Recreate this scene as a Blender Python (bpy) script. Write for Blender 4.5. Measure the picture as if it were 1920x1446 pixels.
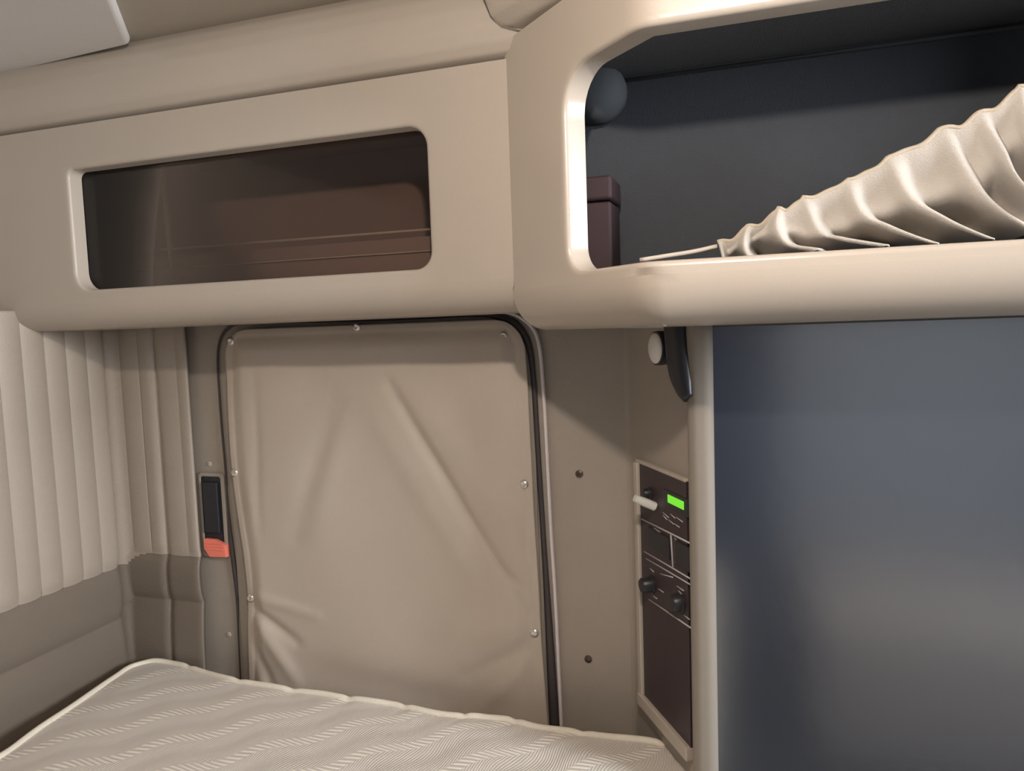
import bpy, bmesh, math, random
from mathutils import Vector, Matrix
random.seed(4)
for o in list(bpy.data.objects): bpy.data.objects.remove(o, do_unlink=True)
scn = bpy.context.scene
COL = scn.collection
PI = math.pi

# ------------------------------------------------------------------ camera
FPX, CX, CY = 1400.0, 960.0, 723.0
YAW, PIT, ROL = (math.radians(a) for a in (18.2, 4.5, 2.0))
CAM = Vector((0, 0, 1.45))
_f0 = Vector((-math.sin(YAW), math.cos(YAW), 0)); _r0 = Vector((math.cos(YAW), math.sin(YAW), 0)); _z = Vector((0, 0, 1))
VF = _f0*math.cos(PIT) - _z*math.sin(PIT); _u0 = _z*math.cos(PIT) + _f0*math.sin(PIT)
VR = _r0*math.cos(ROL) - _u0*math.sin(ROL); VU = _u0*math.cos(ROL) + _r0*math.sin(ROL)
cd = bpy.data.cameras.new('camera'); cam = bpy.data.objects.new('camera', cd); COL.objects.link(cam)
cam.matrix_world = Matrix((( VR.x, VU.x, -VF.x, CAM.x), (VR.y, VU.y, -VF.y, CAM.y), (VR.z, VU.z, -VF.z, CAM.z), (0, 0, 0, 1)))
cd.sensor_width = 36; cd.lens = FPX/1920*36; cd.clip_start = 0.02
scn.camera = cam

# ------------------------------------------------------------------ light
w = bpy.data.worlds.new('world'); scn.world = w; w.use_nodes = True
w.node_tree.nodes['Background'].inputs[0].default_value = (0.80, 0.85, 0.95, 1)
w.node_tree.nodes['Background'].inputs[1].default_value = 0.12
def area(name, loc, target, sx, sy, power, color, shape='RECTANGLE'):
    l = bpy.data.lights.new(name, 'AREA'); l.shape = shape; l.size = sx; l.size_y = sy; l.energy = power; l.color = color
    o = bpy.data.objects.new(name, l); COL.objects.link(o); o.location = loc
    o.rotation_euler = (Vector(target)-Vector(loc)).to_track_quat('-Z', 'Y').to_euler()
    return o
_l = bpy.data.lights.new('dome_lamp_light', 'POINT'); _l.shadow_soft_size = .022; _l.energy = 18.5; _l.color = (1.0, .88, .78)
_o = bpy.data.objects.new('dome_lamp_light', _l); COL.objects.link(_o); _o.location = (-0.04, 0.20, 1.94)
area('windshield_daylight', (2.0, 0.36, 1.68), (-0.6, 1.0, 1.50), .6, 0.5, 50, (.90, .94, 1.0))
vs = scn.view_settings
vs.view_transform = 'Standard'; vs.look = 'None'; vs.gamma = 1.0; vs.use_curve_mapping = False; vs.exposure = 0.45

# ------------------------------------------------------------------ helpers
def hit(px, py, p, n):
    d = VF + VR*((px-CX)/FPX) - VU*((py-CY)/FPX)
    p = Vector(p); n = Vector(n)
    return CAM + d*((p-CAM).dot(n)/d.dot(n))
def onY(px, py, y): return hit(px, py, (0, y, 0), (0, 1, 0))
def onZ(px, py, z): return hit(px, py, (0, 0, z), (0, 0, 1))

def mk(name, v, f, mat, parent=None, smooth=True, kind=None, label=None, cat=None, group=None, bevel=0, sharp=35, recalc=True):
    me = bpy.data.meshes.new(name); me.from_pydata([tuple(p) for p in v], [], f); me.validate()
    if recalc:
        bm = bmesh.new(); bm.from_mesh(me); bmesh.ops.recalc_face_normals(bm, faces=bm.faces); bm.to_mesh(me); bm.free()
    me.materials.append(mat)
    for p in me.polygons: p.use_smooth = smooth
    if smooth and sharp: me.set_sharp_from_angle(angle=math.radians(sharp))
    o = bpy.data.objects.new(name, me); COL.objects.link(o)
    if parent is not None: o.parent = parent
    if kind: o['kind'] = kind
    if label: o['label'] = label
    if cat: o['category'] = cat
    if group: o['group'] = group
    if bevel:
        m = o.modifiers.new('bevel', 'BEVEL'); m.width = bevel; m.segments = 3; m.limit_method = 'ANGLE'; m.angle_limit = math.radians(40)
    return o
def thing(name, loc, label, cat, group=None, kind=None):
    o = bpy.data.objects.new(name, None); COL.objects.link(o); o.location = loc; o.empty_display_size = .05
    o['label'] = label
    if cat: o['category'] = cat
    if group: o['group'] = group
    if kind: o['kind'] = kind
    return o
def rel(parent, v):            # world verts -> verts local to an (unrotated) parent
    l = Vector(parent.location) if parent is not None else Vector((0, 0, 0))
    return [Vector(p)-l for p in v]
class MB:
    def __init__(s): s.v = []; s.f = []
    def add(s, v, f):
        b = len(s.v); s.v += [Vector(p) for p in v]; s.f += [tuple(i+b for i in q) for q in f]
    def box(s, x0, x1, y0, y1, z0, z1):
        s.add([(x, y, z) for x in (x0, x1) for y in (y0, y1) for z in (z0, z1)],
              [(0,1,3,2),(4,6,7,5),(0,4,5,1),(2,3,7,6),(0,2,6,4),(1,5,7,3)])
    def obox(s, o, ax, ay, az, a0, a1, b0, b1, c0, c1):     # box in an oriented frame
        o = Vector(o); ax = Vector(ax); ay = Vector(ay); az = Vector(az)
        s.add([o+ax*a+ay*b+az*c for a in (a0, a1) for b in (b0, b1) for c in (c0, c1)],
              [(0,1,3,2),(4,6,7,5),(0,4,5,1),(2,3,7,6),(0,2,6,4),(1,5,7,3)])
    def tube(s, pts, r, n=10, up=None, squash=1.0, closed=False):
        pts = [Vector(p) for p in pts]; m = len(pts); rr = r if isinstance(r, (list, tuple)) else [r]*m
        base = len(s.v); prev = None
        for i, p in enumerate(pts):
            t = (pts[min(i+1, m-1)]-pts[max(i-1, 0)]).normalized()
            if closed: t = (pts[(i+1) % m]-pts[i-1]).normalized()
            a = Vector(up) if up is not None else (prev if prev is not None else Vector((0, -1, 0.01)))
            a = (a - t*a.dot(t)).normalized(); b = t.cross(a); prev = a
            for k in range(n):
                q = 2*PI*k/n
                s.v.append(p + a*(math.cos(q)*rr[i]*squash) + b*(math.sin(q)*rr[i]))
        for i in range(m if closed else m-1):
            j = (i+1) % m
            for k in range(n):
                s.f.append((base+i*n+k, base+i*n+(k+1) % n, base+j*n+(k+1) % n, base+j*n+k))
        if not closed:
            s.f.append(tuple(base+k for k in range(n))); s.f.append(tuple(base+(m-1)*n+k for k in reversed(range(n))))
    def lathe(s, o, ax, prof, n=24):                        # prof: (distance along axis, radius)
        o = Vector(o); ax = Vector(ax).normalized(); a = ax.orthogonal().normalized(); b = ax.cross(a)
        base = len(s.v)
        for h, r in prof:
            for k in range(n):
                q = 2*PI*k/n; s.v.append(o+ax*h+(a*math.cos(q)+b*math.sin(q))*max(r, 1e-5))
        for i in range(len(prof)-1):
            for k in range(n):
                s.f.append((base+i*n+k, base+i*n+(k+1) % n, base+(i+1)*n+(k+1) % n, base+(i+1)*n+k))
        s.f.append(tuple(base+k for k in range(n))); s.f.append(tuple(base+(len(prof)-1)*n+k for k in range(n)))
    def build(s, name, mat, parent=None, **k):
        return mk(name, rel(parent, s.v), s.f, mat, parent, **k)
def grid(nu, nv, fn, off=0):
    v = [fn(i/(nu-1), j/(nv-1)) for j in range(nv) for i in range(nu)]
    f = [(j*nu+i+off, j*nu+i+1+off, (j+1)*nu+i+1+off, (j+1)*nu+i+off) for j in range(nv-1) for i in range(nu-1)]
    return v, f
def smoothstep(a, b, x):
    t = max(0, min(1, (x-a)/(b-a))) if b != a else float(x > a); return t*t*(3-2*t)
def spline(pts, n):            # Catmull-Rom through points
    pts = [Vector(p) for p in pts]; P = [pts[0]*2-pts[1]]+pts+[pts[-1]*2-pts[-2]]; out = []
    for i in range(n):
        t = i/(n-1)*(len(pts)-1); k = min(int(t), len(pts)-2); u = t-k; a, b, c, d = P[k:k+4]
        out.append(0.5*((2*b)+(c-a)*u+(2*a-5*b+4*c-d)*u*u+(3*b-a-3*c+d)*u**3))
    return out
class Plan:                    # plan curve with rounded bends: s -> point and room-side normal
    def __init__(self, pts, radii):
        out = []; pts = [Vector((x, y)) for x, y in pts]
        for i, p in enumerate(pts):
            if i in (0, len(pts)-1) or radii[i] == 0: out.append(p); continue
            a = (pts[i-1]-p).normalized(); b = (pts[i+1]-p).normalized(); h = a.angle(b)/2
            d = radii[i]/math.tan(h); c = p+(a+b).normalized()*(radii[i]/math.sin(h))
            s0 = p+a*d-c; s1 = p+b*d-c; an0 = math.atan2(s0.y, s0.x); an1 = math.atan2(s1.y, s1.x)
            da = (an1-an0+PI) % (2*PI)-PI
            for k in range(13):
                q = an0+da*k/12; out.append(c+Vector((math.cos(q), math.sin(q)))*radii[i])
        self.p = out; self.s = [0]
        for i in range(1, len(out)): self.s.append(self.s[-1]+(out[i]-out[i-1]).length)
        self.n = []
        for i in range(len(out)):
            t = (out[min(i+1, len(out)-1)]-out[max(i-1, 0)]).normalized(); self.n.append(Vector((t.y, -t.x)))
    def at(self, s):
        S = self.s
        s = max(0, min(S[-1]-1e-9, s)); i = 0
        while i < len(S)-2 and S[i+1] < s: i += 1
        u = (s-S[i])/max(1e-9, S[i+1]-S[i]); return self.p[i].lerp(self.p[i+1], u), self.n[i].lerp(self.n[i+1], u).normalized()
    def pt(self, s, z, d=0):
        p, n = self.at(s); return Vector((p.x+n.x*d, p.y+n.y*d, z))
    def s_of(self, X):          # for curves that only run towards +X
        for i in range(len(self.p)-1):
            if self.p[i].x <= X <= self.p[i+1].x:
                return self.s[i]+(X-self.p[i].x)/max(1e-9, self.p[i+1].x-self.p[i].x)*(self.s[i+1]-self.s[i])
        return 0

# ------------------------------------------------------------------ materials
def mat(name, col, rough=.5, col2=None, scale=8, bump=0, bscale=300, metal=0, spec=.5, coat=0, emit=None, estr=0, detail=4):
    m = bpy.data.materials.new(name); m.use_nodes = True; nt = m.node_tree; b = nt.nodes['Principled BSDF']
    b.inputs['Base Color'].default_value = (*col, 1); b.inputs['Roughness'].default_value = rough
    b.inputs['Metallic'].default_value = metal; b.inputs['Specular IOR Level'].default_value = spec
    if coat: b.inputs['Coat Weight'].default_value = coat; b.inputs['Coat Roughness'].default_value = .15
    tc = nt.nodes.new('ShaderNodeTexCoord')
    if col2:
        n = nt.nodes.new('ShaderNodeTexNoise'); n.inputs['Scale'].default_value = scale; n.inputs['Detail'].default_value = detail
        nt.links.new(tc.outputs['Object'], n.inputs['Vector'])
        r = nt.nodes.new('ShaderNodeMix'); r.data_type = 'RGBA'; r.inputs[6].default_value = (*col, 1); r.inputs[7].default_value = (*col2, 1)
        nt.links.new(n.outputs['Fac'], r.inputs[0]); nt.links.new(r.outputs[2], b.inputs['Base Color'])
    if bump:
        n = nt.nodes.new('ShaderNodeTexNoise'); n.inputs['Scale'].default_value = bscale; n.inputs['Detail'].default_value = 3
        nt.links.new(tc.outputs['Object'], n.inputs['Vector'])
        q = nt.nodes.new('ShaderNodeBump'); q.inputs['Strength'].default_value = bump; q.inputs['Distance'].default_value = .002
        nt.links.new(n.outputs['Fac'], q.inputs['Height']); nt.links.new(q.outputs['Normal'], b.inputs['Normal'])
    if emit: b.inputs['Emission Color'].default_value = (*emit, 1); b.inputs['Emission Strength'].default_value = estr
    return m
M = {}
M['plastic'] = mat('beige_moulded_plastic', (.49, .430, .362), .36, (.46, .405, .342), 5, .12, 500)
M['plastic_gloss'] = mat('beige_smooth_plastic', (.52, .452, .378), .25, (.49, .428, .36), 5, .05, 400)
M['wall'] = mat('beige_wall_panel', (.365, .32, .27), .6, (.335, .293, .247), 9, .25, 420)
M['bluewall'] = mat('blue_grey_fabric', (.44, .48, .53), .8, (.40, .44, .49), 6)
M['pale_box'] = mat('pale_beige_box', (.62, .56, .50), .5)
M['head'] = mat('headliner', (.45, .40, .33), .8, (.40, .36, .30), 12, .4, 600)
M['head_lit'] = mat('lit_headliner', (.76, .74, .72), .7, (.70, .68, .66), 10, .3, 600)  # whitened base colour imitates light falling on the ceiling
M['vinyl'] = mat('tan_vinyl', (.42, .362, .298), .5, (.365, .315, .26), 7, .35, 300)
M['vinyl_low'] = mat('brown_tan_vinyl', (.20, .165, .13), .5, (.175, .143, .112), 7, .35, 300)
M['canvas'] = mat('taupe_canvas', (.55, .475, .40), .62, (.49, .42, .35), 6, .25, 700)
M['rubber'] = mat('dark_rubber', (.055, .045, .045), .5)
M['trimgrey'] = mat('grey_trim_metal', (.72, .66, .66), .35)
M['snap'] = mat('snap_metal', (.75, .70, .65), .28, metal=.85)
M['screw'] = mat('dark_screw_metal', (.12, .09, .07), .4, metal=.7)
M['black'] = mat('black_plastic', (.02, .02, .025), .4)
M['face'] = mat('maroon_black_panel', (.035, .022, .026), .4, (.045, .026, .03), 15)
M['white'] = mat('white_plastic', (.80, .78, .72), .35)
M['mark'] = mat('silver_print', (.50, .46, .46), .5)
M['green'] = mat('green_display', (.1, .5, .03), .4, emit=(.18, .75, .03), estr=.55)
M['red'] = mat('red_lever', (.90, .24, .17), .4)
M['blue'] = mat('glossy_blue_grey_laminate', (.020, .027, .041), .19, (.018, .024, .037), 3, .04, 40, spec=.5)
M['blue'].node_tree.nodes['Principled BSDF'].inputs['IOR'].default_value = 3.0
M['niche'] = mat('dark_slate_lining', (.042, .048, .057), .75, (.037, .042, .050), 60, .5, 500)
M['nichetop'] = mat('dark_grey_lining', (.10, .103, .11), .75, (.09, .093, .10), 60, .4, 500)
M['duct'] = mat('grey_duct', (.06, .066, .072), .9)
M['maroon'] = mat('dark_maroon', (.028, .012, .015), .7)
M['curtain'] = mat('cream_curtain_cloth', (.54, .49, .43), .8, (.46, .43, .39), 20, .5, 700)
M['hem'] = mat('tan_hem', (.58, .50, .39), .8, (.48, .40, .31), 60, .5, 900)
M['brown'] = mat('dark_brown_lining', (.42, .33, .30), .7, (.38, .30, .27), 20)
M['edge'] = mat('tan_edge_strip', (.62, .54, .46), .5)
M['piping'] = mat('cream_piping', (.88, .82, .70), .7, (.80, .74, .62), 40, .5, 500)
M['side'] = mat('cream_ticking', (.5, .46, .39), .8, bump=.4, bscale=400)
M['carpet'] = mat('grey_carpet', (.10, .095, .09), .95, (.07, .066, .06), 200, .8, 500)
def smoked():
    m = bpy.data.materials.new('smoked_acrylic'); m.use_nodes = True; nt = m.node_tree; nt.nodes.remove(nt.nodes['Principled BSDF'])
    out = nt.nodes['Material Output']; t = nt.nodes.new('ShaderNodeBsdfTransparent'); t.inputs[0].default_value = (.78, .73, .70, 1)
    g = nt.nodes.new('ShaderNodeBsdfGlossy'); g.inputs['Roughness'].default_value = .08; g.inputs[0].default_value = (.9, .9, .9, 1)
    fr = nt.nodes.new('ShaderNodeFresnel'); fr.inputs[0].default_value = 1.45
    x = nt.nodes.new('ShaderNodeMixShader'); nt.links.new(fr.outputs[0], x.inputs[0]); nt.links.new(t.outputs[0], x.inputs[1]); nt.links.new(g.outputs[0], x.inputs[2])
    nt.links.new(x.outputs[0], out.inputs['Surface']); return m
M['smoked'] = smoked()
def quilt():
    m = bpy.data.materials.new('quilted_damask'); m.use_nodes = True; nt = m.node_tree; b = nt.nodes['Principled BSDF']; L = nt.links.new
    def N(t, **k):
        n = nt.nodes.new(t)
        for a, v in k.items(): setattr(n, a, v)
        return n
    def mth(op, a, b=None, c=None):
        n = N('ShaderNodeMath', operation=op)
        for i, x in enumerate((a, b, c)):
            if x is None: continue
            if isinstance(x, (int, float)): n.inputs[i].default_value = x
            else: L(x, n.inputs[i])
        return n.outputs[0]
    tc = N('ShaderNodeTexCoord'); sp = N('ShaderNodeSeparateXYZ'); L(tc.outputs['Object'], sp.inputs[0])
    X, Yc = sp.outputs[0], sp.outputs[1]
    # band coordinate runs across the diagonal bands; rib coordinate runs along them
    ca, sa = math.cos(QA), math.sin(QA)
    along = mth('ADD', mth('MULTIPLY', X, ca), mth('MULTIPLY', Yc, sa))
    across = mth('SUBTRACT', mth('MULTIPLY', Yc, ca), mth('MULTIPLY', X, sa))
    wob = mth('MULTIPLY', mth('SINE', mth('MULTIPLY', along, 2*PI/.16)), .010)
    ac = mth('ADD', across, wob)
    band = mth('SINE', mth('MULTIPLY', ac, 2*PI/QW))
    mask = N('ShaderNodeMapRange'); L(band, mask.inputs[0]); mask.inputs[1].default_value = .62; mask.inputs[2].default_value = .85
    rib = mth('SINE', mth('MULTIPLY', mth('ADD', along, mth('MULTIPLY', ac, .9)), 2*PI/.0125))
    ribn = mth('MULTIPLY_ADD', rib, .5, .5)
    nz = N('ShaderNodeTexNoise'); nz.inputs['Scale'].default_value = 9; L(tc.outputs['Object'], nz.inputs['Vector'])
    fine = mth('SINE', mth('ADD', mth('MULTIPLY', mth('ADD', along, mth('MULTIPLY', ac, -1.4)), 2*PI/.0085), mth('MULTIPLY', nz.outputs['Fac'], 26)))
    finen = mth('MULTIPLY', mth('MULTIPLY_ADD', fine, .5, .5), .42)
    h = N('ShaderNodeMix'); L(mask.outputs[0], h.inputs[0]); L(finen, h.inputs[2]); L(ribn, h.inputs[3])
    cr = N('ShaderNodeMix', data_type='RGBA'); cr.inputs[6].default_value = (.60, .56, .51, 1); cr.inputs[7].default_value = (.95, .89, .80, 1)
    L(h.outputs[0], cr.inputs[0]); L(cr.outputs[2], b.inputs['Base Color'])
    bp = N('ShaderNodeBump'); bp.inputs['Strength'].default_value = .5; bp.inputs['Distance'].default_value = .002
    L(h.outputs[0], bp.inputs['Height']); L(bp.outputs[0], b.inputs['Normal']); b.inputs['Roughness'].default_value = .75
    return m
_a = onZ(330, 1390, .722); _b = onZ(640, 1315, .722)
QA = math.atan2(_b.y-_a.y, _b.x-_a.x); QW = .105
M['quilt'] = quilt()

WY = 1.35                       # inner face of the far side wall
# ------------------------------------------------------------------ setting
mb = MB(); mb.box(-1.6, 2.6, -1.3, 1.6, -.05, 0); mb.build('floor', M['carpet'], kind='structure', smooth=False)
# far side wall: flat, then a rounded bend into the slanted return that carries the controls
wallplan = Plan([(-1.5, WY), (-.222, WY), (-.075, 1.115)], [0, .02, 0])
sm = wallplan.s_of(-.229)
def slab(name, sa, sb_, z0, z1, label):
    v = []; N_ = 40
    for i in range(N_+1):
        s_ = sa+(sb_-sa)*i/N_
        v += [wallplan.pt(s_, z0), wallplan.pt(s_, z1), wallplan.pt(s_, z1, -.012), wallplan.pt(s_, z0, -.012)]
    f = [(i*4+k, i*4+(k+1) % 4, i*4+4+(k+1) % 4, i*4+4+k) for i in range(N_) for k in range(4)]+[(0, 1, 2, 3), (N_*4+3, N_*4+2, N_*4+1, N_*4)]
    return mk(name, v, f, M['wall'], kind='structure', label=label)
fw = slab('wall_far', 0, sm, 0, 1.985, 'beige side wall panel around the fabric-covered hatch')
slab('wall_right', sm, wallplan.s[-1]-.045, 0, 1.44, 'slanted beige wall return that carries the control panel')
# left wall base
mb = MB(); mb.box(-1.5, -1.43, -1.3, 1.6, 0, 2.05); mb.build('wall_left', M['wall'], kind='structure', smooth=False)
mb = MB(); mb.box(-1.6, 2.6, -1.3, -1.22, 0, 2.05); mb.build('wall_back', M['bluewall'], kind='structure', smooth=False)
mb = MB(); mb.box(-1.1, .09, -1.22, -1.19, 0, 1.95); mb.build('unseen_dark_slab', mat('dark_navy_slab', (.06, .07, .11), .7), kind='structure', smooth=False)  # unseen slab added to darken the left of the wardrobe's reflection
# ceiling
mb = MB(); mb.box(-1.6, 2.6, -1.3, 1.6, 1.985, 2.05); mb.build('ceiling', M['head'], kind='structure', smooth=False)
# lit patch of the ceiling on the left, made as a whiter panel
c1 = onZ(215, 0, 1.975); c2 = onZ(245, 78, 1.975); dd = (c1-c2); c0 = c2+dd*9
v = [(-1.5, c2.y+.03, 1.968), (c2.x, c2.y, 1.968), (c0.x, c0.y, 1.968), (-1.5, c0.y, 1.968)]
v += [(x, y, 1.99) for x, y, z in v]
mk('trim_1', v, [(0,1,2,3),(4,7,6,5),(0,4,5,1),(1,5,6,2),(2,6,7,3),(3,7,4,0)], M['head_lit'], kind='structure', label='lit patch of headliner, built as a whiter panel', bevel=.01)
# header band above the left cabinet
def header(u, t):
    X = -1.43+u*(-.30+1.43)
    prof = [(1.30, 1.853), (1.112, 1.853), (1.094, 1.860), (1.085, 1.872), (1.079, 1.895), (1.080, 1.925), (1.088, 1.950), (1.10, 1.970), (1.12, 1.99), (1.30, 1.99)]
    k = min(int(t*(len(prof)-1)), len(prof)-2); q = t*(len(prof)-1)-k
    return (X, prof[k][0]*(1-q)+prof[k+1][0]*q, prof[k][1]*(1-q)+prof[k+1][1]*q)
v, f = grid(2, 37, header)
mk('trim_2', v, f, M['plastic'], kind='structure', label='rounded beige header band between ceiling and left cabinet', sharp=60)

# upholstered corner: pleated vinyl over padded band
pu = Plan([(-1.405, -1.2), (-1.405, 1.338), (-1.186, 1.338)], [0, .035, 0])
SC = 1.2+1.338                  # arclength at the corner (before rounding)
def upd(s, z):
    far = s > SC-.03
    seamhi, seamlo = (.96, .863) if far else (.932, .815)
    k = smoothstep(SC-.05, SC+.02, s); seamhi = .932+k*.028; seamlo = .815+k*.045
    pl = smoothstep(seamhi-.012, seamhi+.03, z)
    q = (s-(SC-.027))
    if q < 0: ph = abs(math.sin(PI*q/.05)); d = pl*(.009*ph**.6)
    else:
        ph = abs(math.sin(PI*q/.052)); d = pl*(.0030*ph**.7)
    # padded rolls below
    def roll(z0, z1, h):
        if z <= z0 or z >= z1: return 0
        return h*(1-abs(2*(z-z0)/(z1-z0)-1)**3)
    d += roll(seamlo, seamhi, .009) + roll(.45, seamlo, .011)
    # deep vertical seams at the corner and between the two end sections
    for c, wd in ((SC-.027, .009), (SC+.118, .008), (SC+.215, .008)):
        d -= .013*math.exp(-((s-c)/wd)**2)
    return d
L = pu.s[-1]
S0 = 1.2+.55
def upf(a, b):
    s = S0+a*(L-S0); z = .45+b*(1.515-.45); return pu.pt(s, z, upd(s, z))
v, f = grid(330, 190, upf)
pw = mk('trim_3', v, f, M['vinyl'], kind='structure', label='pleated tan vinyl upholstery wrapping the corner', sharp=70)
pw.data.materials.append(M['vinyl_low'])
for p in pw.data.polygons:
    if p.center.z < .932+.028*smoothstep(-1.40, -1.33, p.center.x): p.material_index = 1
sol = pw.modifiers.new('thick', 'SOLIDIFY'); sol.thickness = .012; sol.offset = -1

# screws in the far wall
def screw(px, py, r=.0075, m='screw', y=WY):
    c = onY(px, py, y); b = MB()
    b.lathe((0, 0, 0), (0, -1, 0), [(-.004, r), (0, r), (.0015, r*.95), (.0028, r*.6), (.003, r*.45), (.0012, r*.38), (.001, .0005)], 18)
    o = mk('screw', b.v, b.f, M[m], fw); o.location = c; return o
for q in ((1086, 889), (1103, 1236), (1070, 603)): screw(*q)
for q in ((393, 870), (430, 1190)): screw(*q, r=.006, m='plastic')

# ------------------------------------------------------------------ hatch behind the canvas, with rubber seal
door = thing('door_1', onY(730, 1000, WY), 'side luggage hatch hidden behind the snapped canvas cover', None, kind='structure')
def rr(x0, x1, z0, z1, r, n=10):           # rounded rectangle, CCW from bottom-left; r = (bl, br, tr, tl)
    out = []
    for (cx, cz, a0, q) in ((x0+r[0], z0+r[0], PI, r[0]), (x1-r[1], z0+r[1], 1.5*PI, r[1]), (x1-r[2], z1-r[2], 0, r[2]), (x0+r[3], z1-r[3], .5*PI, r[3])):
        for k in range(n+1):
            a = a0+.5*PI*k/n; out.append((cx+q*math.cos(a), cz+q*math.sin(a)))
    return out
ring = rr(-1.10, -.40, .62, 1.462, (.05, .05, .08, .07))
v = [(x, WY-.004, z) for x, z in ring]+[(x, WY+.012, z) for x, z in ring]; n = len(ring)
mk('hatch_panel', rel(door, v), [tuple(range(n)), tuple(range(2*n-1, n-1, -1))]+[(i, (i+1) % n, n+(i+1) % n, n+i) for i in range(n)], M['wall'], door, smooth=False)
sy = WY-.004
seal_px = [(452, 1290), (447, 1190), (444, 1110), (434, 1020), (427, 940), (423, 880), (416, 800), (411, 730), (408, 675), (412, 640), (425, 618), (450, 606), (520, 602), (600, 601), (700, 598), (800, 594), (880, 590), (925, 592), (955, 602), (978, 622), (993, 655), (1001, 720), (1006, 800), (1012, 900), (1019, 1010), (1026, 1120), (1033, 1240), (1040, 1370)]
pts = spline([onY(x, y, sy) for x, y in seal_px], 220)
rad = []
for i in range(220):
    t = i/219; px_k = t*(len(seal_px)-1)
    r = .0026 if px_k < 9 else .0026+.0022*smoothstep(9, 13, px_k)
    if px_k < 4.5: r = .0018+.0036*math.exp(-((px_k-2.6)/.9)**2)
    if px_k > 16: r = .0048+.0035*smoothstep(16, 19, px_k)
    if px_k > 18: r = .009-.0035*smoothstep(18, 21, px_k)+.0045*smoothstep(24, 27, px_k)
    rad.append(r)
b = MB(); b.tube(pts, rad, 12, up=(0, -1, 0), squash=.8); b.build('rubber_seal', M['rubber'], door, sharp=0)
tp = [(940, 583), (972, 593), (1000, 617), (1012, 655), (1018, 720), (1023, 800), (1028, 900), (1034, 1010), (1041, 1120), (1047, 1240), (1053, 1370)]
b = MB(); b.tube(spline([onY(x, y, WY-.008) for x, y in tp], 100), .0036, 10, up=(0, -1, 0), squash=1.2)
b.build('seal_trim', M['trimgrey'], door, sharp=0, label='thin grey metal edge trim beside the dark seal')

# ------------------------------------------------------------------ canvas cover with snaps
cover = thing('hatch_cover', onY(730, 1000, 1.33), 'taupe canvas cover snapped over the side hatch beside the bunk', 'cover')
cy = WY-.016
left_px = [(422, 640), (426, 700), (430, 800), (436, 880), (446, 960), (458, 1040), (466, 1120), (466, 1180), (468, 1260), (470, 1330)]
right_px = [(984, 640), (989, 700), (994, 800), (998, 880), (1002, 960), (1007, 1040), (1012, 1120), (1016, 1200), (1022, 1280), (1030, 1380)]
lw = spline([onY(*p, cy) for p in left_px], 120); rw = spline([onY(*p, cy) for p in right_px], 120)
ztop = onY(700, 608, cy).z; zb = .62
def edge(c, z):
    for i in range(len(c)-1):
        if c[i].z >= z >= c[i+1].z: u = (c[i].z-z)/(c[i].z-c[i+1].z); return c[i].x*(1-u)+c[i+1].x*u
    return c[0].x if z > c[0].z else c[-1].x
creases = []                    # (p, q, width, depth) valleys and ridges, on the cover plane
def cr(a, b, wd, d): p, q = onY(*a, cy), onY(*b, cy); creases.append((Vector((p.x, p.z)), Vector((q.x, q.z)), wd, d))
cr((735, 720), (990, 1150), .014, -.0095); cr((790, 740), (1010, 1060), .03, .005); cr((700, 760), (960, 1180), .03, .004)
cr((630, 760), (560, 1000), .028, -.004); cr((660, 760), (600, 960), .03, .003)
cr((468, 1130), (560, 1200), .014, -.007); cr((468, 1110), (600, 1150), .014, .004); cr((470, 1190), (520, 1290), .016, -.006)
cr((490, 1165), (560, 1270), .018, .006); cr((1010, 1200), (880, 1260), .016, -.004); cr((1010, 1220), (900, 1330), .018, .004)
cr((1000, 1170), (860, 1180), .03, .004); cr((485, 700), (492, 1000), .012, -.002); cr((950, 700), (965, 1050), .012, -.002)
cr((1000, 1120), (940, 1060), .012, -.003); cr((560, 1240), (820, 1300), .03, -.004)
def wr(x, z):
    p = Vector((x, z)); d = 0
    for a, q, wd, h in creases:
        ab = q-a; t = max(0, min(1, (p-a).dot(ab)/ab.length_squared)); e = (p-(a+ab*t)).length
        fade = 1 if 0 < t < 1 else 1
        d += h*math.exp(-(e/wd)**2)*(.35+.65*math.sin(PI*min(1, max(0, .08+.84*t))))
    d += .0016*math.sin(x*21+z*7)+.0012*math.sin(z*26-x*9+1)
    return d
def cov(a, b):
    z = ztop+(zb-ztop)*b; x0, x1 = edge(lw, z), edge(rw, z)
    rc = .06; h = ztop-z
    if h < rc: c = rc-math.sqrt(max(0, rc*rc-(rc-h)**2)); x0 += c; x1 -= c
    x = x0+(x1-x0)*a; e = min(x-x0, x1-x, h+.0)
    k = smoothstep(0, .05, e); hem = .0022*smoothstep(.016, .013, e)
    lift = .0
    return (x, cy-k*.012-wr(x, z)*k-hem, z)
v, f = grid(190, 230, cov)
cf = mk('canvas_panel', rel(cover, v), f, M['canvas'], cover, sharp=0)
sol = cf.modifiers.new('thick', 'SOLIDIFY'); sol.thickness = .0025; sol.offset = 0
def snapm():
    b = MB(); r = .0088
    b.lathe((0, 0, 0), (0, -1, 0), [(-.004, r*.8), (0, r), (.002, r), (.0035, r*.86), (.0048, r*.55), (.0042, r*.35), (.0036, .0006)], 20)
    return b
s0 = None
for px, py in ((433, 640), (669, 613), (945, 630), (440, 887), (470, 1122), (983, 908), (1002, 1187)):
    c = onY(px, py, cy-.004)
    if s0 is None:
        b = snapm(); s0 = mk('snap', b.v, b.f, M['snap'], cover); o = s0
    else: o = s0.copy(); COL.objects.link(o); o.parent = cover
    o.location = c-Vector(cover.location)

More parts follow.
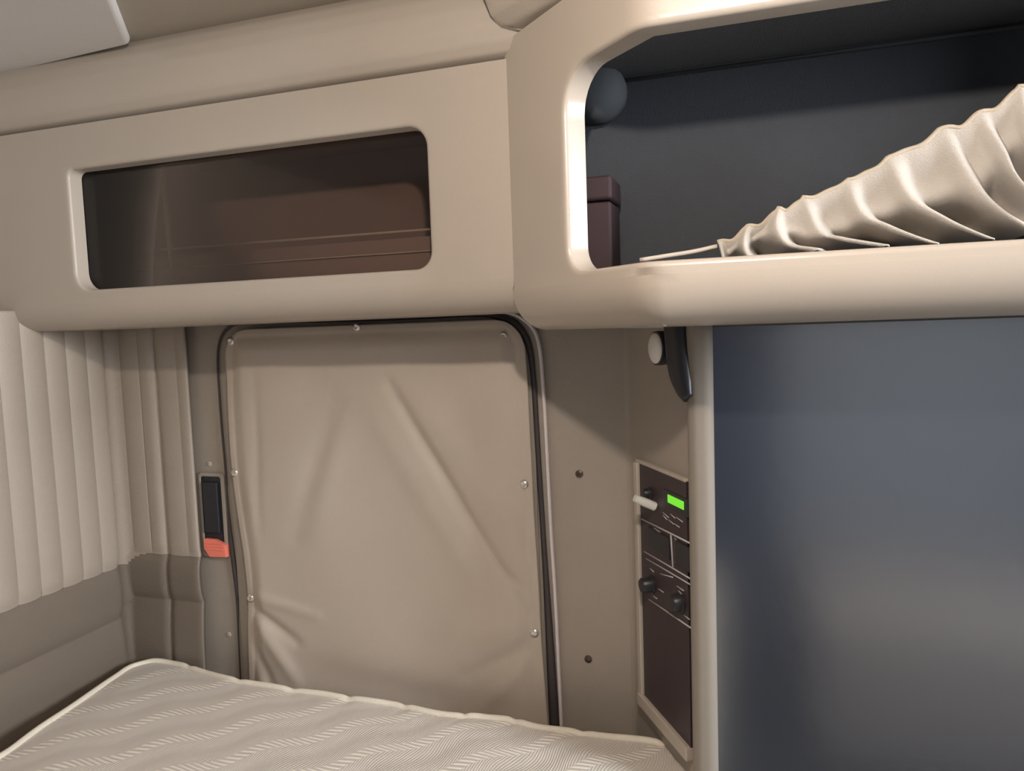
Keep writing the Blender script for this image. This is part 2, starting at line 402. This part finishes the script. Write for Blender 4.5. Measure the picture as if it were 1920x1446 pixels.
# ------------------------------------------------------------------ hatch release handle
c = onY(400, 950, WY)
rel_ = thing('release_handle', c, 'black recessed release handle with red lever on wall left of hatch', 'handle')
x0, x1 = onY(379, 900, WY).x, onY(414, 900, WY).x; z1, z0 = onY(400, 893, WY).z, onY(400, 1040, WY).z
ring = rr(x0-.006, x1+.012, z0-.004, z1+.008, (.008,)*4, 6); hole = rr(x0, x1+.003, z0+.004, z1, (.006,)*4, 6); n = len(ring)
yy = [WY-.0, WY-.006, WY-.007, WY-.0005]
v = [(x, WY+.001, z) for x, z in ring]+[(x, WY-.006, z) for x, z in ring]+[(x, WY-.006, z) for x, z in hole]+[(x, WY-.0005, z) for x, z in hole]
f = [(k*n+i, k*n+(i+1) % n, (k+1)*n+(i+1) % n, (k+1)*n+i) for k in range(3) for i in range(n)]
mk('bezel', rel(rel_, v), f, M['wall'], rel_, smooth=False, bevel=.0015)
b = MB(); b.box(x0-.001, x1+.004, WY-.004, WY-.0007, z0+.003, z1+.001); b.build('dark_insert', M['black'], rel_, bevel=.002, smooth=False)
b = MB(); b.box(x0+.006, x1-.004, WY-.011, WY-.003, z0+.052, z1-.012); b.build('paddle', M['black'], rel_, bevel=.003, smooth=False)
r0, r1 = onY(388, 1006, WY).z, onY(405, 1041, WY).z
lx0, lx1 = onY(384, 1020, WY-.012).x, onY(424, 1020, WY-.012).x
b = MB()
prof = [(lx0, r0), (lx0+.028, r0-.001), (lx1, r0-.012), (lx1, r1+.002), (lx0+.014, r1), (lx0, r0-.024)]
n = len(prof); vv = [(x, WY-.016, z) for x, z in prof]+[(x, WY-.002, z-.002) for x, z in prof]
b.add(vv, [tuple(range(n)), tuple(range(2*n-1, n-1, -1))]+[(i, (i+1) % n, n+(i+1) % n, n+i) for i in range(n)])
for k in range(3):
    z = r0-.010-k*.007; b.box(lx0+.006, lx1-.004, WY-.0175, WY-.015, z-.0015, z+.0012)
b.build('red_lever', M['red'], rel_, smooth=False, bevel=.002, label='bright red lever tab at the bottom')

# ------------------------------------------------------------------ framed cabinets: face frame with a rounded opening
def arc4(s0, s1, z0, z1, r, nl=70, nh=24, na=8):
    """rounded rectangle with fixed counts per side, starting bottom-left, so that loops correspond"""
    o = []
    cs = [(s0+r[0], z0+r[0], PI, r[0]), (s1-r[1], z0+r[1], 1.5*PI, r[1]), (s1-r[2], z1-r[2], 0, r[2]), (s0+r[3], z1-r[3], .5*PI, r[3])]
    for i, (cx, cz, a0, q) in enumerate(cs):
        for k in range(na+1):
            a = a0+.5*PI*k/na; o.append((cx+q*math.cos(a), cz+q*math.sin(a)))
        nx = cs[(i+1) % 4]; ex = (nx[0]+nx[3]*math.cos(nx[2]), nx[1]+nx[3]*math.sin(nx[2])); st = o[-1]
        m = nl if i % 2 == 0 else nh
        for k in range(1, m): t = k/m; o.append((st[0]*(1-t)+ex[0]*t, st[1]*(1-t)+ex[1]*t))
    return o
def face_frame(name, plan, hole, hr, outer, R, depth, reveal, mt, parent, lip=.006, back=True, crown=0):
    s0, s1, z0, z1 = outer; e = .0006
    H = lambda g: arc4(hole[0]-g, hole[1]+g, hole[2]-g, hole[3]+g, tuple(q+g for q in hr))
    O = arc4(s0, s1, z0+R, z1, (e, e, e, e))
    loops = [[(s, z, -reveal) for s, z in H(0)]]
    for k in range(0, 5):
        a = .5*PI*k/4; loops.append([(s, z, -lip*(1-math.sin(a))) for s, z in H(lip*(1-math.cos(a)))])
    L0 = H(lip); NR = 22
    for k in range(1, NR+1):
        t = k/NR; loops.append([(a[0]*(1-t)+b_[0]*t, a[1]*(1-t)+b_[1]*t, crown*math.sin(PI*t)) for a, b_ in zip(L0, O)])
    for k in range(1, 9):
        a = .5*PI*k/8; loops.append([(s, z-(R*math.sin(a) if z < z0+R+1e-3 else 0), -R*(1-math.cos(a))) for s, z in O])
    loops.append([(s, z-(R if z < z0+R+1e-3 else 0), -depth) for s, z in O])
    v = []; f = []; n = len(O)
    for lp in loops: v += [plan.pt(s, z, d) for s, z, d in lp]
    for k in range(len(loops)-1):
        for i in range(n): f.append((k*n+i, k*n+(i+1) % n, (k+1)*n+(i+1) % n, (k+1)*n+i))
    return mk(name, rel(parent, v), f, mt, parent, sharp=50)

# left cabinet ------------------------------------------------------
CYF = 1.10
lc = thing('overhead_cabinet', (-.9, 1.2, 1.48), 'beige overhead cabinet with long smoked door above the canvas hatch cover', 'cabinet')
pl = Plan([(-1.428, CYF), (-.345, CYF)], [0, 0])
hx0, hx1, hz0, hz1 = -1.222, -.490, 1.547, 1.771
face_frame('face_frame', pl, (hx0+1.428, hx1+1.428, hz0, hz1), (.034, .028, .034, .014), (.0, 1.082, 1.474, 1.851), .05, .21, .03, M['plastic'], lc)
b = MB(); g = .004
b.box(hx0-.02, hx1+.02, CYF+.031, CYF+.034, hz0-.02, hz1+.02); b.build('smoked_door', M['smoked'], lc, smooth=False, label='dark translucent smoked door panel')
# open box lining
b = MB()
def lining(b, x0, x1, y0, y1, z0, z1, t=.004):
    b.box(x0, x1, y1-t, y1, z0, z1); b.box(x0, x1, y0, y1, z0, z0+t); b.box(x0, x1, y0, y1, z1-t, z1)
    b.box(x0, x0+t, y0, y1, z0, z1); b.box(x1-t, x1, y0, y1, z0, z1)
lining(b, -1.33, -.40, CYF+.037, 1.325, 1.515, 1.80); b.build('lining', M['brown'], lc, smooth=False)
iy = 1.15
b = MB(); p, q = onY(160, 479, iy), onY(808, 430, iy); b.tube([p+(p-q)*.02, q+(q-p)*.05], .0022, 8)
p, q = onY(172, 514, iy), onY(808, 470, iy); b.tube([p+(p-q)*.02, q+(q-p)*.05], .0013, 8)
b.build('shelf_edge', M['edge'], lc, sharp=0)
b = MB(); p, q = onY(301, 300, iy+.002), onY(325, 528, iy+.002); b.tube([p, q], .0045, 8); b.build('divider_edge', M['edge'], lc, sharp=0)
b = MB(); a1 = onY(160, 482, iy+.004); a2 = onY(172, 530, iy+.004)
b.box(-1.32, -.41, iy+.003, iy+.012, 1.52, (a1.z+a2.z)/2+.02-.006); b.build('shelf_lip', M['brown'], lc, smooth=False)

# right corner cabinet ----------------------------------------------
rc_ = thing('corner_cabinet', (0.2, 1.1, 1.45), 'glossy beige corner cabinet with open dark niche projecting at upper right', 'cabinet')
pr = Plan([(-.356, 1.103), (-.125, .888), (.95, .888)], [0, .035, 0])
sb = pr.s_of(-.125)
hs0 = pr.s_of(-.242)
face_frame('face_frame', pr, (hs0, pr.s_of(.66), 1.521, 1.786), (.035, .035, .05, .055), (0, pr.s[-1]-.001, 1.443, 1.876), .062, .075, .034, M['plastic_gloss'], rc_, lip=.007)
# rolled lip around the opening stays inside the frame; niche lining
def shell(pts, z0, z1):
    pass
b = MB()
NB = 1.14; NT = 1.817
b.box(-.285, .80, NB, NB+.006, 1.50, NT); b.build('niche_back', M['niche'], rc_, smooth=False)
b = MB(); v = [(-.280, 1.078), (-.118, .928), (.80, .928), (.80, NB), (-.280, NB)]
for z0, z1, nm, mt in ((NT-.004, NT+.004, 'niche_top', 'nichetop'), (1.500, 1.508, 'niche_floor', 'niche')):
    b = MB(); n = len(v); b.add([(x, y, z0) for x, y in v]+[(x, y, z1) for x, y in v], [tuple(range(n)), tuple(range(2*n-1, n-1, -1))]+[(i, (i+1) % n, n+(i+1) % n, n+i) for i in range(n)])
    b.build(nm, M[mt], rc_, smooth=False)
b = MB(); b.box(-.286, -.280, 1.078, NB, 1.50, NT); b.build('niche_side', M['nichetop'], rc_, smooth=False)
b = MB(); n = 5; v = [(-.290, 1.15), (-.09, .962), (.94, .962), (.94, 1.31), (-.290, 1.31)]
b.add([(x, y, 1.4435) for x, y in v]+[(x, y, 1.452) for x, y in v], [tuple(range(n)), tuple(range(2*n-1, n-1, -1))]+[(i, (i+1) % n, n+(i+1) % n, n+i) for i in range(n)])
b.build('bottom_panel', M['plastic'], rc_, smooth=False)
b = MB(); b.tube([(-.27, NB-.004, NT-.010), (.8, NB-.004, NT-.010)], .003, 8); b.build('niche_seam', M['duct'], rc_, sharp=0)
b = MB()
cc = onY(1112, 165, 1.10); b.lathe((cc.x, NB-.001, cc.z), (0, -1, 0), [(0, .044), (.02, .044), (.04, .040), (.052, .030), (.057, .015), (.058, 0)], 32)
b.build('round_housing', M['duct'], rc_, sharp=0, label='rounded grey housing in the niche corner')
# overhead console above the corner cabinet
oc = Plan([(-.412, 1.14), (-.408, 1.045), (-.115, .862), (.95, .862)], [0, .045, .03, 0])
prof = [(-.09, 1.879), (-.055, 1.880), (-.030, 1.889), (-.014, 1.905), (-.005, 1.93), (0, 1.96), (0, 1.99)]
def con(a, t):
    k = min(int(t*(len(prof)-1)+1e-9), len(prof)-2); q = t*(len(prof)-1)-k
    return oc.pt(a*oc.s[-1], prof[k][1]*(1-q)+prof[k+1][1]*q, prof[k][0]*(1-q)+prof[k+1][0]*q-.03)
v, f = grid(120, 31, con)
mk('trim_4', v, f, M['plastic'], kind='structure', label='rounded beige ceiling moulding above the corner cabinet', sharp=60)

# maroon box standing in the niche
x0 = onY(1090, 400, 1.05).x; x1 = onY(1146, 400, 1.05).x
b = MB(); zt = onY(1120, 330, 1.05).z; zl = onY(1120, 376, 1.05).z
mb_ = thing('storage_box', ((x0+x1)/2, 1.08, 1.508), 'dark maroon box standing at the left end inside the open niche', 'box')
b.box(x0, x1, 1.05, 1.12, 1.509, zl-.002); b.build('body', M['maroon'], mb_, smooth=False, bevel=.004)
b = MB(); b.box(x0-.002, x1+.002, 1.047, 1.123, zl, zt); b.build('lid', M['maroon'], mb_, smooth=False, bevel=.005)

# ------------------------------------------------------------------ gathered curtain in the niche
cur = thing('curtain', onY(1700, 480, 1.0), 'cream gathered curtain sloping up to the right inside the open niche', 'curtain')
def zc(x, y): return (1280+x/3, 140+y/3)           # close-up coordinates to photograph pixels
# ridges of the gathers from the top hem down (photograph pixels)
R_ = [
 [zc(195, 945), zc(215, 1000), zc(240, 1060), zc(280, 1130)],
 [zc(365, 860), zc(345, 930), zc(360, 1000), zc(420, 1080)],
 [zc(540, 758), zc(528, 850), zc(600, 960), zc(760, 985)],
 [zc(680, 692), zc(775, 880), zc(900, 925), zc(1160, 955)],
 [zc(932, 588), zc(1015, 785), zc(1180, 860), zc(1440, 945)],
 [zc(1165, 458), zc(1280, 690), zc(1480, 800), zc(1760, 925)],
 [zc(1460, 302), zc(1640, 610), zc(1800, 755), zc(2000, 890)],
 [zc(1665, 222), zc(1800, 420), zc(1905, 590), zc(2080, 760)],
 [zc(1895, 75), zc(1960, 300), zc(2060, 500), zc(2240, 700)],
 [zc(2140, -30), zc(2240, 200), zc(2350, 400), zc(2500, 600)],
 [zc(2400, -120), zc(2520, 120), zc(2650, 330), zc(2800, 520)]]
NV = 46; cols = []; NS = 16
RP = []
for i, rd in enumerate(R_):
    yb = .985-.0025*i
    ctl = [onY(x, y, yb+.035*(k/3)**1.0*-1) for k, (x, y) in enumerate(rd)]
    RP.append(spline(ctl, NV))
for i in range(len(RP)-1):
    wdt = (RP[i+1][0]-RP[i][0]).length
    for s in range(NS):
        u = s/NS
        # rolled ridge, then a steep drop behind it and a slow rise towards the next ridge
        prof = smoothstep(0, .30, u)*(1-.35*smoothstep(.3, .9, u)-.65*smoothstep(.70, 1, u))
        col = []
        for k in range(NV):
            t = k/(NV-1); uu = u
            p = RP[i][k].lerp(RP[i+1][k], uu); dp = wdt*(.30+1.5*smoothstep(.30, .70, t))*prof*smoothstep(-.03, .25, t)
            sag = -.006*math.sin(PI*u)*(1-t)
            col.append(Vector((p.x, p.y+dp, p.z+sag+.0015*math.sin(9*u+7*t+i))))
        cols.append(col)
cols.append(list(RP[-1])); nu = len(cols)
v = [cols[i][k] for k in range(NV) for i in range(nu)]
f = [(k*nu+i, k*nu+i+1, (k+1)*nu+i+1, (k+1)*nu+i) for k in range(NV-1) for i in range(nu-1)]
for q in range(len(v)): v[q].z = max(v[q].z, 1.512); v[q].y = min(v[q].y, NB-.012)
co = mk('cloth', rel(cur, v), f, M['curtain'], cur, sharp=0)
sol = co.modifiers.new('thick', 'SOLIDIFY'); sol.thickness = .004; sol.offset = 0
sub = co.modifiers.new('sub', 'SUBSURF'); sub.levels = 1; sub.render_levels = 1
b = MB(); b.tube([c[0]+Vector((0, 0, .0006)) for c in cols], .0028, 8); b.build('hem', M['hem'], cur, sharp=0, label='tan stitched top hem')
b = MB(); b.tube(spline([onY(x, y, .985) for x, y in ((1200, 488), (1250, 480), (1300, 472), (1345, 462))], 16), .003, 8)
b.build('cord', M['edge'], cur, sharp=0)

# ------------------------------------------------------------------ blue-grey wardrobe under the corner cabinet
wd = thing('wardrobe', (.4, 1.14, 0), 'tall glossy blue-grey wardrobe panel under the corner cabinet with beige edge post', 'wardrobe')
b = MB(); b.box(-.066, 1.25, 1.122, 1.30, 0.0, 1.443); b.build('door_panel', M['blue'], wd, smooth=False, bevel=.004)
# rounded beige edge post, leaning very slightly
b = MB()
pp = rr(-.0975, -.060, 1.104, 1.150, (.015, .014, .004, .006), 6); n = len(pp)
v = [(x, y, 0) for x, y in pp]+[(x, y, 1.443) for x, y in pp]
b.add(v, [(i, (i+1) % n, n+(i+1) % n, n+i) for i in range(n)]+[tuple(range(n)), tuple(range(2*n-1, n-1, -1))])
b.build('edge_post', mat('beige_post', (.26, .228, .19), .7, spec=.3), wd, sharp=50, label='narrow rounded beige edge post')

# ------------------------------------------------------------------ things on the slanted return
A = Vector((-.22, 1.35, 0)); E = Vector((math.sin(math.radians(32)), -math.cos(math.radians(32)), 0)); NN = Vector((-math.cos(math.radians(32)), -math.sin(math.radians(32)), 0)); Z = Vector((0, 0, 1))
def onD(px, py, off=0):
    p = hit(px, py, A+NN*off, NN); q = p-A; return q.dot(E), p.z
def D(e, z, off=0): return A+E*e+Z*z+NN*off
# fit the frame to the real wall surface
cp = thing('control_panel', D(.1, .78, 0), 'dark control panel with green display and switches on slanted beige wall', 'control panel')
e0, zt = onD(1195, 870, .012); _, zbm = onD(1207, 1298, .012); e1 = .232
ztp = 1.203; zbt = .782
def pb(b, a0, a1, z0, z1, n0, n1): b.obox(A, E, Z, NN, a0, a1, z0, z1, n0, n1)
b = MB(); pb(b, e0-.016, e0, zbt-.022, ztp+.002, -.002, .014); pb(b, e0-.016, e1, zbt-.024, zbt, -.002, .016); pb(b, e0-.016, e1, ztp, ztp+.006, -.002, .010)
b.build('bezel', M['plastic'], cp, smooth=False, bevel=.004)
b = MB(); pb(b, e0-.002, e1, zbt-.002, ztp+.002, .002, .008); b.build('faceplate', M['face'], cp, smooth=False, bevel=.001)
def line(b, p, q, wd=.0012, off=.0085):
    (ea, za), (eb, zb_) = onD(*p, off), onD(*q, off)
    b.tube([D(ea, za, off), D(eb, zb_, off)], wd, 6)
b = MB()
for p, q, wv in (((1203, 973), (1300, 1022), .0014), ((1208, 1034), (1302, 1090), .0013), ((1211, 1047), (1302, 1101), .0011), ((1217, 1124), (1303, 1183), .0013)): b = MB(); line(b, p, q, wv); b.build('division_line', M['mark'], cp, sharp=0)
for p, q, wv in (((1258, 1003), (1262, 1066), .0016), ((1294, 1026), (1298, 1084), .001)):
    b = MB(); line(b, p, q, wv); b.build('division_line', M['mark'], cp, sharp=0)
for p, q in (((1243, 961), (1254, 971)), ((1257, 964), (1266, 972)), ((1268, 970), (1280, 979)), ((1243, 966), (1251, 975)), ((1254, 975), (1263, 983)), ((1264, 982), (1274, 989)), ((1226, 990), (1238, 999)), ((1265, 1009), (1274, 1019)),
             ((1219, 1066), (1226, 1073)), ((1234, 1104), (1244, 1111)), ((1224, 1117), (1232, 1123)), ((1269, 1099), (1282, 1108)), ((1272, 1108), (1278, 1114)), ((1283, 1154), (1293, 1162)), ((1238, 1076), (1262, 1083))):
    b = MB(); line(b, p, q, .0009); b.build('lettering', M['mark'], cp, sharp=0)
b = MB(); wpts = []
for k in range(7):              # the vertical word on the switch, illegible in the photograph
    for q in ((1266+(k % 2), 1012+k*7), (1272, 1017+k*7)):
        ea, za = onD(*q, .0085); wpts.append(D(ea, za, .0085))
b.tube(wpts, .0009, 6); b.build('lettering', M['mark'], cp, sharp=0, label='vertical silver word, illegible')
b = MB()
def plate(b, pA, pB, n0, n1):
    (ea, za), (eb, zb_) = onD(*pA, n1), onD(*pB, n1); pb(b, min(ea, eb), max(ea, eb), min(za, zb_), max(za, zb_), n0, n1)
plate(b, (1251, 927), (1281, 957), .007, .0105); b.build('green_display', M['green'], cp, smooth=False, bevel=.001, label='small lit green display')
b = MB(); plate(b, (1243, 915), (1290, 972), .006, .0092); b.build('display_bezel', M['black'], cp, smooth=False, bevel=.002)
for (pA, pB) in (((1213, 986), (1253, 1052)), ((1264, 1012), (1293, 1076))):
    b = MB(); plate(b, pA, pB, .006, .012); b.build('rocker_switch', M['black'], cp, smooth=False, bevel=.003)
# white lever that sticks out towards the room
ew, zw = onD(1228, 950, .010)
b = MB(); q0 = D(ew, zw, .010); q1 = hit(1190, 934, A+NN*.045, NN); b.tube([q0, q0.lerp(q1, .5), q1], [.0075, .0075, .006], 14)
b.build('white_lever', M['white'], cp, sharp=50, label='white lever sticking out of the panel')
def knob(px, py, r, h):
    e, z = onD(px, py, .008); b = MB()
    b.lathe(D(e, z, .006), NN, [(0, r*1.15), (.004, r*1.15), (.005, r), (h*.9, r*.92), (h, r*.8), (h+.0005, 0)], 22)
    b.build('knob', M['black'], cp, sharp=40)
knob(1222, 1096, .014, .022); knob(1275, 1130, .015, .018); knob(1218, 925, .009, .014)

# reading lamp on the slanted return
lampt = thing('reading_lamp', D(.17, 1.38, .0), 'black swivel reading lamp with round white lens under the corner cabinet', 'lamp')
b = MB()
pts = [hit(x, y, A+NN*.022, NN) for x, y in ((1268, 600), (1271, 640), (1276, 690), (1283, 725), (1290, 748))]
b.tube(spline(pts, 30), [ .025 if i < 12 else .025-.015*((i-12)/17)**1.6 for i in range(30)], 20, up=NN, squash=.7)
b.build('housing', M['black'], lampt, sharp=0)
e, z = onD(1234, 653, .03)
b = MB(); b.lathe(D(e, z, .0), NN, [(0, .025), (.030, .027), (.034, .0265), (.035, .024)], 28); b.build('lens_ring', M['black'], lampt, sharp=40)
b = MB(); b.lathe(D(e, z, .026), NN, [(0, .0245), (.010, .0238), (.013, .018), (.0145, .009), (.015, 0)], 28); b.build('lens', M['white'], lampt, sharp=0, label='round white lens')

# ------------------------------------------------------------------ mattress on the bunk
MZ = .722
mt = thing('mattress', (-.75, .8, .52), 'quilted cream damask mattress with pale piping on the lower bunk', 'mattress')
oc_px = [(1322, 1530), (1316, 1480), (1310, 1446), (1285, 1415), (1262, 1402), (1235, 1394), (1150, 1384), (1080, 1374), (1010, 1364), (955, 1352), (905, 1346), (860, 1343), (800, 1335), (745, 1323), (690, 1316), (640, 1308), (590, 1300), (530, 1292), (480, 1284), (430, 1275), (380, 1260), (340, 1248), (305, 1242), (275, 1243), (245, 1252), (215, 1270), (160, 1310), (100, 1350), (40, 1392), (0, 1420), (-90, 1480)]
edgep = spline([onZ(x, y, MZ) for x, y in oc_px], 260)
edgep = [p+Vector((0, 0, .0007*math.sin(i*.43)+.0008*math.sin(i*.17)-(.0035*math.exp(-(((i*1.0) % 17-8)/1.3)**2) if i < 190 else 0))) for i, p in enumerate(edgep)]
# close the outline towards the room
p0, p1 = edgep[0], edgep[-1]
front = [p1.lerp(Vector((-1.27, .05, MZ)), k/20) for k in range(1, 21)]+[Vector((-1.27, .05, MZ)).lerp(Vector((-.115, .05, MZ)), k/40) for k in range(1, 41)]+[Vector((-.115, .05, MZ)).lerp(p0, k/20) for k in range(1, 20)]
loop = edgep+front; n = len(loop)
cen = Vector((-.72, .75, MZ))
def qh(x, y, e):                # puffed quilting
    al = x*math.cos(QA)+y*math.sin(QA); ac = y*math.cos(QA)-x*math.sin(QA)+.010*math.sin(al*2*PI/.16)
    h = .0016*(1-abs(math.sin(PI*(ac/QW+.25)))**.5*0-abs(math.cos(PI*(ac/QW-.25)))**6)
    return (h+.004*smoothstep(0, .12, e))*smoothstep(0, .03, e)
NRg = 90; v = []; f = []
for k in range(NRg+1):
    t = (k/NRg)**1.15
    for p in loop:
        q = p.lerp(cen, t); e = (q-p).length; v.append(Vector((q.x, q.y, MZ+(p.z-MZ)*math.exp(-e/.022)+qh(q.x, q.y, e))))
for k in range(NRg):
    for i in range(n): f.append((k*n+i, k*n+(i+1) % n, (k+1)*n+(i+1) % n, (k+1)*n+i))
# keep texture coordinates in world scale
mk('quilted_top', rel(mt, v), f, M['quilt'], mt, sharp=0)
b = MB(); b.tube([p+Vector((0, 0, .001)) for p in loop], .0062, 10, up=(0, 0, 1), closed=True); b.build('piping', M['piping'], mt, sharp=0, label='pale cream piping round the top edge')
v = [p.copy() for p in loop]+[Vector((p.x, p.y, MZ-.07))+(p-cen).normalized()*.008 for p in loop]+[Vector((p.x, p.y, .54)) for p in loop]
for q in v: q.y = min(q.y, 1.322); q.x = max(q.x, -1.395)
mk('side_band', rel(mt, v), [(k*n+i, k*n+(i+1) % n, (k+1)*n+(i+1) % n, (k+1)*n+i) for k in range(2) for i in range(n)]+[tuple(range(2*n, 3*n))], M['side'], mt, sharp=0)
b = MB(); n = 5; bp_ = [(-1.38, .02), (-.12, .02), (-.12, 1.10), (-.24, 1.30), (-1.38, 1.30)]
b.add([(x, y, 0) for x, y in bp_]+[(x, y, .538) for x, y in bp_], [tuple(range(n)), tuple(range(2*n-1, n-1, -1))]+[(i, (i+1) % n, n+(i+1) % n, n+i) for i in range(n)])
b.build('bunk_base', M['wall'], smooth=False, bevel=.01, label='beige bunk base box under the mattress', cat='bunk base')

# dome lamp body on the ceiling (its light is set at the top)
dl = thing('dome_lamp', (-.04, .20, 1.985), 'beige rectangular dome lamp on the ceiling above the bunk', 'lamp')
b = MB(); b.box(-.13, .05, .13, .27, 1.968, 1.986); b.build('base', M['plastic'], dl, smooth=False, bevel=.006)

# unseen pale box added behind the viewer for its soft reflection in the wardrobe
b = MB(); b.box(.17, 1.5, -1.2, -.3, 0, .46); b.build('unseen_pale_box', M['pale_box'], smooth=False, bevel=.02, kind='structure')
